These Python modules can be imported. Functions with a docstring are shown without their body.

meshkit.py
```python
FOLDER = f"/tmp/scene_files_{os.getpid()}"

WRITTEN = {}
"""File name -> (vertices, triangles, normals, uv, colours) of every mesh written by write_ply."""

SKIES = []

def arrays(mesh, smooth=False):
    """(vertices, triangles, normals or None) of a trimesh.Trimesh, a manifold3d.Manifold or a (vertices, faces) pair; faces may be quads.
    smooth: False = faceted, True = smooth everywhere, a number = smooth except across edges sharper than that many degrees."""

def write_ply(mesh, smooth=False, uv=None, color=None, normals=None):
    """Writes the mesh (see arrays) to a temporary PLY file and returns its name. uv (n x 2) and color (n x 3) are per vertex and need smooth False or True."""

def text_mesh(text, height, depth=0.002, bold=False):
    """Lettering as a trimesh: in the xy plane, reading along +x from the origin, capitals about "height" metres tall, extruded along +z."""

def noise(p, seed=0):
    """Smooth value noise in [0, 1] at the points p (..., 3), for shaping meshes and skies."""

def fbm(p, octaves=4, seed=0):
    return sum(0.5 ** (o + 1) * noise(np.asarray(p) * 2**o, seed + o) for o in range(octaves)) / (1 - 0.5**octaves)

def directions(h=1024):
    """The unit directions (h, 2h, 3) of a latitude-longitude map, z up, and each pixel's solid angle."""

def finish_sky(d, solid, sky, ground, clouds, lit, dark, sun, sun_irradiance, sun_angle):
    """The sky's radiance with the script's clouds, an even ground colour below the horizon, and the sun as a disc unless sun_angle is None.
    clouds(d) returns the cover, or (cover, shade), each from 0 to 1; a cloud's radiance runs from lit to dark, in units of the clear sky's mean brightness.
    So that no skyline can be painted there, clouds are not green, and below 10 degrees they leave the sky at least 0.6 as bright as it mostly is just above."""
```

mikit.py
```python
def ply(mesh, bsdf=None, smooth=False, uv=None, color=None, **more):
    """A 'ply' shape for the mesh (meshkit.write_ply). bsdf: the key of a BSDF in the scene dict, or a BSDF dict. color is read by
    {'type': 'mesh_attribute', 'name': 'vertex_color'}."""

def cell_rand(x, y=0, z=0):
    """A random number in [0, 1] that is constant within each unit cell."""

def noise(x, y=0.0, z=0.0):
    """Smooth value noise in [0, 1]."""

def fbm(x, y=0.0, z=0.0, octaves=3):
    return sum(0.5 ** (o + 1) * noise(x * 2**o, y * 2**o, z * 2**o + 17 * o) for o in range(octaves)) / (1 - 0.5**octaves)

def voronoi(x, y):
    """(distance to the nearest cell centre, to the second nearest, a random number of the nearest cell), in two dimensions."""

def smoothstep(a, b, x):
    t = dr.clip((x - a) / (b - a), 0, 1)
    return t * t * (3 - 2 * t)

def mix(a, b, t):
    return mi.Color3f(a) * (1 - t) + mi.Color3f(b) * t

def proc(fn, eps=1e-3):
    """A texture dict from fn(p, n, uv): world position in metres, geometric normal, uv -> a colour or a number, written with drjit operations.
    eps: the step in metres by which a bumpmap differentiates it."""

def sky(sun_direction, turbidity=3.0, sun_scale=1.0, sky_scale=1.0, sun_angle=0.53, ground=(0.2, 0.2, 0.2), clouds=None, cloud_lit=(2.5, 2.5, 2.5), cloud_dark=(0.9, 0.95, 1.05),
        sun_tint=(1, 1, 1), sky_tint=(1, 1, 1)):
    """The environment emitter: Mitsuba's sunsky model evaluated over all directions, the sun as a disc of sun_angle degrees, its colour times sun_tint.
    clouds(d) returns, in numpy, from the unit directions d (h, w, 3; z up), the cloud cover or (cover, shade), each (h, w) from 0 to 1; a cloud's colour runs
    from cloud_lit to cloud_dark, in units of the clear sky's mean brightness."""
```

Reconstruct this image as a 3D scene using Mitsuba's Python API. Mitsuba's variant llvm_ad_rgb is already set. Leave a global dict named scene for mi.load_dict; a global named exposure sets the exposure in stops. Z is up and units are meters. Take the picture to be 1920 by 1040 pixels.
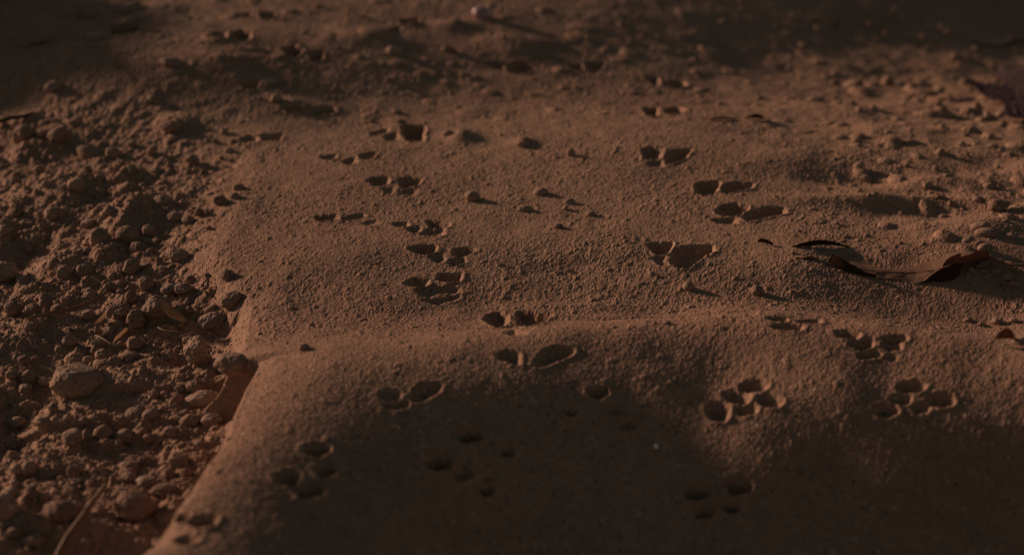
import math
import numpy as np
import drjit as dr
import mitsuba as mi
import trimesh
from shapely.geometry import Polygon
from scipy.interpolate import RBFInterpolator, PchipInterpolator, RectBivariateSpline, RegularGridInterpolator
from scipy.ndimage import gaussian_filter
import mikit, meshkit
from meshkit import noise, fbm

T = mi.ScalarTransform4f
scene, labels = {}, {}

# ------------------------------------------------------------------ camera, sky, exposure
CAM_H, PITCH, FOCAL = 0.30, math.radians(22.0), 2955.0            # metres, and the focal length in pixels of a 1920 wide picture
FWD = np.array([0, math.cos(PITCH), -math.sin(PITCH)])
UP = np.array([0, math.sin(PITCH), math.cos(PITCH)])
CAM = np.array([0, 0, CAM_H])
scene['camera'] = {'type': 'thinlens', 'to_world': T().look_at(origin=CAM.tolist(), target=(CAM + FWD).tolist(), up=[0, 0, 1]),
                   'fov': math.degrees(2 * math.atan(960 / FOCAL)), 'fov_axis': 'x', 'aperture_radius': 0.0039, 'focus_distance': 0.80,
                   'near_clip': 0.05, 'far_clip': 200.0}
SUN_EL, SUN_AZ = math.radians(14.5), math.radians(30.0)            # low sun, from the left and a little behind the sand
SUN = [-math.cos(SUN_AZ) * math.cos(SUN_EL), math.sin(SUN_AZ) * math.cos(SUN_EL), math.sin(SUN_EL)]
scene['sky'] = mikit.sky(SUN, turbidity=3, sun_scale=1.0, sky_scale=0.50, sun_angle=4.0, sun_tint=(1.0, 0.888, 1.27), sky_tint=(1.0, 0.69, 0.47), ground=(0.2, 0.14, 0.1))
exposure = 1.87

# ------------------------------------------------------------------ materials
def sand_color(p, n, uv):
    broad = mikit.fbm(p.x * 9, p.y * 9, p.z * 9, octaves=3)
    grain = mikit.noise(p.x * 900, p.y * 900, p.z * 900)
    fine = mikit.cell_rand(p.x * 1500, p.y * 1500, p.z * 1500)
    c = mikit.mix((0.245, 0.157, 0.116), (0.305, 0.21, 0.152), broad)
    blotch = mikit.fbm(p.x * 140 + 3, p.y * 140, p.z * 140, octaves=3)
    c = c * (0.70 + 0.45 * grain + 0.2 * fine) * (0.86 + 0.28 * blotch)
    dark = mikit.smoothstep(0.955, 0.985, mikit.cell_rand(p.x * 800 + 7, p.y * 800, p.z * 800))
    lite = mikit.smoothstep(0.9965, 0.9985, mikit.cell_rand(p.x * 1000 + 31, p.y * 1000, p.z * 1000))
    return mikit.mix(c * (1 - 0.5 * dark), (0.5, 0.43, 0.37), lite)


def sand_bump(p, n, uv):
    return mikit.noise(p.x * 1100, p.y * 1100, p.z * 1100) + 0.6 * mikit.noise(p.x * 2300, p.y * 2300, p.z * 2300)


scene['sand_material'] = {'type': 'twosided', 'b': {'type': 'bumpmap', 'scale': 0.00032, 'arbitrary': mikit.proc(sand_bump, eps=1e-4),
                          'n': {'type': 'principled', 'base_color': mikit.proc(sand_color), 'roughness': 0.9, 'specular': 0.15}}}


def clod_color(p, n, uv):
    return sand_color(p, n, uv) * mikit.mix((0.88, 0.96, 1.03), (1.06, 1.13, 1.21), mikit.fbm(p.x * 60 + 4, p.y * 60, p.z * 60))


def clod_bsdf(tone):
    def color(p, n, uv):
        return clod_color(p, n, uv) * mi.Color3f(tone)
    return {'type': 'twosided', 'b': {'type': 'bumpmap', 'scale': 0.0004, 'arbitrary': mikit.proc(sand_bump, eps=1e-4),
            'n': {'type': 'principled', 'base_color': mikit.proc(color), 'roughness': 0.9, 'specular': 0.15}}}


CLOD_TONES = {'clod_material': (1.0, 1.0, 1.0), 'pale_clod_material': (1.16, 1.17, 1.18), 'damp_clod_material': (0.80, 0.78, 0.77), 'grey_clod_material': (0.93, 0.98, 1.06)}
for name, tone in CLOD_TONES.items():
    scene[name] = clod_bsdf(tone)


def leaf_material(name, dry, dust, much, trans=0.35):
    def color(p, n, uv):
        d = mikit.smoothstep(1 - much - 0.12, 1 - much + 0.12, mikit.fbm(p.x * 120, p.y * 120, p.z * 120, octaves=3) * 0.6 + 0.4 * mikit.noise(p.x * 900, p.y * 900, p.z * 900))
        d = d * mikit.smoothstep(0.35, 0.8, dr.abs(n.z))                     # sand lies only where the leaf is level
        m = mikit.noise(p.x * 400, p.y * 400, p.z * 400) * 0.5 + 0.7
        return mikit.mix(mi.Color3f(dry) * m, mi.Color3f(dust) * (0.8 + 0.3 * mikit.noise(p.x * 1200, p.y * 1200, p.z * 1200)), d)
    scene[name] = {'type': 'principledthin', 'base_color': mikit.proc(color), 'roughness': 0.6, 'diff_trans': trans, 'spec_trans': 0.0}


leaf_material('dusty_leaf_material', (0.135, 0.082, 0.056), (0.235, 0.155, 0.116), 0.86, 0.25)
leaf_material('dark_leaf_material', (0.052, 0.040, 0.048), (0.12, 0.085, 0.07), 0.2, 0.08)
leaf_material('tan_leaf_material', (0.19, 0.12, 0.072), (0.26, 0.17, 0.12), 0.45, 0.4)
leaf_material('red_leaf_material', (0.11, 0.052, 0.034), (0.25, 0.16, 0.113), 0.35, 0.16)
leaf_material('brown_leaf_material', (0.042, 0.026, 0.018), (0.16, 0.1, 0.07), 0.04, 0.04)


def twig_color(p, n, uv):
    return mikit.mix((0.11, 0.062, 0.04), (0.21, 0.135, 0.09), mikit.fbm(p.x * 300, p.y * 300, p.z * 300))


scene['twig_material'] = {'type': 'principled', 'base_color': mikit.proc(twig_color), 'roughness': 0.7, 'specular': 0.3}
scene['straw_material'] = {'type': 'principled', 'base_color': {'type': 'rgb', 'value': [0.26, 0.19, 0.12]}, 'roughness': 0.6, 'specular': 0.3}
scene['dark_twig_material'] = {'type': 'principled', 'base_color': {'type': 'rgb', 'value': [0.03, 0.022, 0.018]}, 'roughness': 0.7, 'specular': 0.2}


def purple_color(p, n, uv):
    return mikit.mix((0.16, 0.105, 0.125), (0.42, 0.31, 0.34), mikit.fbm(p.x * 130, p.y * 130, p.z * 130))


scene['purple_stone_material'] = {'type': 'principled', 'base_color': mikit.proc(purple_color), 'roughness': 0.35, 'specular': 0.6}
scene['quartz_material'] = {'type': 'principled', 'base_color': {'type': 'rgb', 'value': [0.85, 0.82, 0.82]}, 'roughness': 0.25, 'specular': 0.6}


# ------------------------------------------------------------------ from the picture to the ground
def ray(px, py):
    px, py = np.asarray(px, float), np.asarray(py, float)
    d = FWD + ((px - 960) / FOCAL)[..., None] * np.array([1.0, 0, 0]) - ((py - 520) / FOCAL)[..., None] * UP
    return d


def on_plane(px, py, z=0.0):
    d = ray(px, py)
    return CAM + d * ((np.asarray(z, float) - CAM_H) / d[..., 2])[..., None]


def depth_of(x, y):
    return y * math.cos(PITCH) + CAM_H * math.sin(PITCH)


def smooth(a, b, x):
    t = np.clip((x - a) / (b - a), 0, 1)
    return t * t * (3 - 2 * t)


def n2(x, y, wave, seed=0, octaves=3):
    return fbm(np.stack([x / wave, y / wave, np.full_like(x, seed * 7.31)], -1), octaves, seed) - 0.5


# the broad shape of the sand: (pixel, height) where the surface was judged to pass
SHAPE = [
    # the crest of the near mound
    (500, 655, .009), (640, 650, .011), (860, 646, .012), (1050, 633, .012), (1200, 619, .012), (1330, 603, .0135), (1450, 590, .0155), (1650, 612, .0155), (1800, 650, .0145), (1920, 690, .013), (2080, 740, .010),
    # its left shoulder
    (470, 720, .010), (428, 800, .010), (372, 890, .009), (305, 970, .008), (250, 1045, .007), (170, 1160, .005),
    # the bottom of the near face
    (860, 1040, -.036), (1080, 880, -.016), (1080, 1040, -.036), (1300, 900, -.019), (1300, 1040, -.037), (860, 1200, -.050), (1300, 1200, -.054), (1700, 1200, -.054),
    (1420, 690, .0066), (1300, 665, .0082), (1345, 770, -.0035), (1340, 830, -.0100), (1420, 850, -.0105), (1500, 780, -.0012), (1510, 860, -.0120), (1560, 900, -.0205), (1750, 900, -.0200), (1890, 900, -.0190), (1420, 920, -.0205), (1560, 700, .0075), (1660, 700, .0072), (1500, 1040, -.036), (1700, 1040, -.036), (1920, 1040, -.036), (2100, 900, -.014), (2100, 1100, -.036),
    # the level sand behind it
    (560, 620, .0), (720, 618, .0), (880, 612, .0), (1050, 600, .0), (1250, 590, -.002), (1400, 572, -.003), (1550, 580, -.006), (1700, 596, -.011), (1860, 628, -.013), (2050, 640, 0),
    (480, 560, .001), (640, 540, .001), (900, 520, .0), (1200, 500, .0), (1500, 500, .0), (1800, 500, .0), (2000, 480, 0), (2000, 350, 0),
    (480, 430, .0), (700, 420, .002), (1000, 400, .001), (1300, 400, .001), (1600, 400, .0), (1850, 380, -.001),
    (350, 330, .0), (700, 300, .002), (1000, 280, .003), (1250, 250, .003), (1550, 280, .0), (1850, 250, -.004),
    (100, 300, .0), (-150, 400, .0), (-150, 600, .0), (-150, 900, .0), (100, 600, .0), (100, 900, .0), (-200, 1200, 0), (-100, 200, .004),
]
_s = np.array(SHAPE)
# the far sand falls away from the sun, to the right and towards the camera
_tilt = []
for _px in (-200, 100, 350, 620, 900, 1150, 1450, 1750, 2050):
    for _py in (185, 120, 60, 0, -70):
        _q = on_plane(_px, max(_py, 30 if _px < 900 else -70), 0.0)
        _w = on_plane(_px, _py, 0.0)
        _h = -(.135 if _px < 1000 else .155 if _px < 1300 else .20) * (.866 * (_q[0] - .02) - .5 * (_q[1] - 1.06)) - (.006 if _px < 1000 else .004)
        _h *= .5 if _py == 185 else 1
        _tilt.append((_px, _py, float(.034 * math.tanh(_h / .034) * (.62 if _px < 0 else .75 if _px < 200 else 1) if _h > 0 else max(_h, -.07))))
_s = np.vstack([_s, np.array(_tilt)])
# where the near mound turns down, away from the sun: pixel, height, how far the fall goes on
TURN = [(300, 1065, .004, .06), (345, 990, .006, .06), (410, 912, .0076, .06), (480, 846, .0083, .06), (560, 794, .0087, .06), (640, 752, .0090, .06), (740, 726, .0090, .055), (860, 715, .0086, .045), (980, 702, .0075, .03), (1100, 696, .0056, .022), (1220, 698, .0052, .016),
        (1290, 690, .0052, .012), (1600, 808, -.0040, .03), (1700, 800, -.0028, .03), (1800, 788, .000, .03), (1890, 795, -.001, .03)]
_down = np.array([math.cos(SUN_AZ), -math.sin(SUN_AZ)])
_turn = []
for _px, _py, _z, _far in TURN:
    _q = on_plane(_px, _py, _z)
    _turn += [[*(_q[:2] - _down * .012), _z + .0017], [*_q[:2], _z]] + [[*(_q[:2] + _down * k), _z - drop] for k, drop in ((.012, .0026), (.02, .0050), (.03, .0082), (.045, .0136), (.06, .0195)) if k <= _far]
_pts = on_plane(_s[:, 0], _s[:, 1], _s[:, 2])
_gx, _gy = np.arange(-1.0, 1.0, 0.006), np.arange(0.20, 2.0, 0.006)
_mx, _my = np.meshgrid(_gx, _gy, indexing='ij')
_far = [(-1, .2, 0), (1, .2, -.05), (-1, 2, .03), (1, 2, -.03), (0, 2, .02), (-1, 1, 0), (1, 1, -.01), (0, .2, -.09), (.4, .35, -.07), (-.5, .3, 0)]
_all = np.vstack([_pts, _turn, _far])
_rbf = RBFInterpolator(_all[:, :2], _all[:, 2], kernel='thin_plate_spline', smoothing=8e-6)
_base = _rbf(np.stack([_mx.ravel(), _my.ravel()], -1)).reshape(_mx.shape)
_soft = gaussian_filter(_base, 2.3)                                 # the near face is smooth and evenly rounded
_w = np.clip((.612 - _my) / .03, 0, 1)
_base = _base * (1 - _w) + _soft * _w
_spline = RectBivariateSpline(_gx, _gy, _base)

# the left edge of the smooth sand, where it breaks off to the crumbly strip
EDGE = [(150, 1180, .006), (245, 1040, .007), (300, 967, .008), (370, 882, .009), (430, 792, .010), (466, 715, .010), (494, 660, .009), (452, 684, .0), (460, 640, .0), (469, 600, .0), (476, 560, .0), (452, 510, .0), (436, 470, .0),
        (455, 420, .0), (490, 370, .0), (520, 310, .0), (500, 240, .0), (430, 150, .0), (330, 40, .0)]
_e = np.array(EDGE)
_ep = on_plane(_e[:, 0], _e[:, 1], _e[:, 2])[:, :2]
_o = np.argsort(_ep[:, 1])
_ep = _ep[_o]
_keep = np.concatenate([[True], np.diff(_ep[:, 1]) > 0.0015])
_edge = PchipInterpolator(_ep[_keep, 1], _ep[_keep, 0])
_edge_slope = _edge.derivative()

# lone rises (+) and dips (-) of the ground: pixel, half width and half depth in pixels, height
LUMPS = [
    (128, 335, 46, 26, .009), (60, 335, 60, 20, .006), (35, 425, 60, 50, -.010), (245, 372, 44, 26, .009), (275, 425, 50, 24, -.004), (100, 440, 60, 16, .006), (30, 560, 70, 30, .006), (20, 680, 60, 60, -.010), (330, 604, 20, 9, -.010),
    (235, 58, 60, 16, .009), (70, 35, 90, 16, .007), (40, 130, 90, 24, .005), (190, 150, 80, 22, .004), (60, 262, 40, 16, .004), (110, 256, 30, 14, .004), (330, 240, 36, 12, .006), (300, 90, 50, 10, .006),
    (865, 262, 26, 10, .005), (980, 275, 22, 6, .004), (240, 1000, 90, 30, -.006), (150, 940, 120, 40, -.006), (80, 860, 90, 16, .006), (190, 880, 80, 14, .004), (280, 730, 90, 24, -.003), (330, 620, 50, 16, .003),
    (1100, 500, 120, 22, -.0022), (1090, 565, 90, 9, .0016), (720, 560, 90, 24, .0012), (640, 480, 110, 24, .0014), (900, 560, 60, 14, -.0012), (600, 560, 70, 26, -.001),
    (1720, 395, 130, 14, -.005), (1640, 375, 140, 8, .004), (1600, 330, 120, 14, -.005), (1500, 300, 60, 14, .003), (1780, 340, 90, 12, .003), (1850, 300, 80, 20, -.004), (1700, 240, 110, 16, .004), (1560, 180, 90, 14, .004), (1420, 250, 60, 8, -.002),
    (1280, 596, 150, 7, -.003), (1000, 622, 150, 6, -.002), (1850, 430, 60, 14, .004),
    (1240, 300, 40, 14, .001), (960, 105, 50, 14, .004), (700, 120, 80, 16, .004), (850, 90, 50, 9, .005), (560, 215, 60, 8, .003), (800, 30, 60, 8, .004), (1550, 60, 90, 14, .004), (1750, 30, 100, 16, .005),
    (1350, 700, 90, 30, -.0015), (1590, 745, 70, 34, .0018), (1850, 720, 70, 22, -.002), (1500, 650, 80, 12, -.001),
]


def lump_sum(x, y):
    z = np.zeros_like(x)
    for px, py, rx, ry, h in LUMPS:
        c = on_plane(px, py, 0.0)
        u, v = ground_units(px, py)
        a, b = rx * u, min(ry * v, rx * u * 2.2)
        k = (np.abs(x - c[0]) < 3 * a) & (np.abs(y - c[1]) < 3 * b)
        if k.any():
            q = ((x[k] - c[0]) / a) ** 2 + ((y[k] - c[1]) / b) ** 2
            z[k] += h * np.exp(-q)
    return z


def ground_units(px, py):
    """Metres of level ground for one pixel across, and for one pixel up the picture."""
    d = ray(px, py)
    t = CAM_H / -d[2]
    return t / FOCAL, t / FOCAL / (-d[2] / np.linalg.norm(d))


def zone(x, y):
    """Signed distance to the right of the smooth sand's left edge, and the drop and width of the step there."""
    yy = np.clip(y, _ep[0, 1], _ep[-1, 1])
    d = (x - _edge(yy)) / np.sqrt(1 + np.clip(_edge_slope(yy), -1.2, 1.2) ** 2)
    d = d + 0.0014 * n2(x, y, .012, 3, 2) + .0022 * n2(x, y, .04, 17, 2)
    drop = np.interp(y, [.4, .50, .66, .74, .82, .92, 1.1, 1.4], [.031, .026, .018, .012, .007, .004, .003, .002])
    wide = np.interp(y, [.4, .62, .66, .72, .78, .86, 1.0, 1.4], [.018, .017, .014, .018, .036, .06, .09, .12])
    return d, drop, wide


def bank(x, y):
    """The dug-up bank out of the picture to the left and behind, which the low sun has to clear."""
    q = -x - 0.325 * depth_of(x, y) - 0.03
    c = 0.5 * x + 0.866 * y                                        # across the sun's direction
    left = np.interp(c, [.15, .25, .32, .40, .47, .66, .72, .80, .90, .97, 1.03, 1.10], [.0, .0, .0, .004, .0, .0, .01, .095, .11, .065, .018, .0])
    left = left * (1 + 0.5 * n2(x, y, .12, 5)) * smooth(0, .10, q) * (1 - smooth(.32, .6, q))
    back = np.interp(c, [1.06, 1.16, 1.28, 1.5, 2.0, 2.4], [.0, .0, .0, .05, .06, .0])
    back = back * (1 + 0.4 * n2(x, y, .15, 6)) * smooth(1.56, 1.74, y) * (1 - smooth(2.3, 2.9, y)) * smooth(-1.5, -1.0, x) * (1 - smooth(.9, 1.4, x))
    return np.maximum(left, back)


def macro(x, y):
    x, y = np.asarray(x, float), np.asarray(y, float)
    cx, cy = np.clip(x, _gx[0], _gx[-1]), np.clip(y, _gy[0], _gy[-1])
    fade = np.exp(-((x - cx) ** 2 + (y - cy) ** 2) / .18)
    z = _spline.ev(cx, cy) * fade
    d, drop, wide = zone(x, y)
    rise = np.where(y < .66, np.maximum(_spline.ev(cx, cy), 0), 0) * (1 - smooth(-.6, 0, d / wide))
    z = z - rise * fade - drop * smooth(0, 1, -d / wide) * fade
    z = z - .06 * np.clip(-d - .01, 0, .3) * fade * (1 - smooth(.95, 1.25, y))
    z = z - .0048 * np.exp(-np.maximum(x - _edge(np.clip(y, _ep[0, 1], _ep[-1, 1])), 0) / .015) * (1 - smooth(.70, .80, y)) * fade        # the rounded shoulder of the edge
    return z + lump_sum(x, y) + bank(x, y)


_ax, _ay = np.arange(-.62, .62, .002), np.arange(.36, 1.75, .002)
_am = macro(*np.meshgrid(_ax, _ay, indexing='ij'))
_fast = RegularGridInterpolator((_ax, _ay), _am, bounds_error=False, fill_value=0.0)


def at(px, py, h=0.0):
    """The point of the ground (or h above it) that the pixel shows."""
    d = ray(px, py)
    ts = np.linspace(.40, 1.75, 1400)
    p = CAM + ts[:, None] * d
    gap = p[:, 2] - _fast(p[:, :2]) - h
    i = np.argmax(gap < 0)
    if not (gap < 0).any():
        return on_plane(px, py, h)
    a, b = gap[i - 1], gap[i]
    t = ts[i - 1] + (ts[i] - ts[i - 1]) * a / (a - b)
    return CAM + t * d


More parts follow.
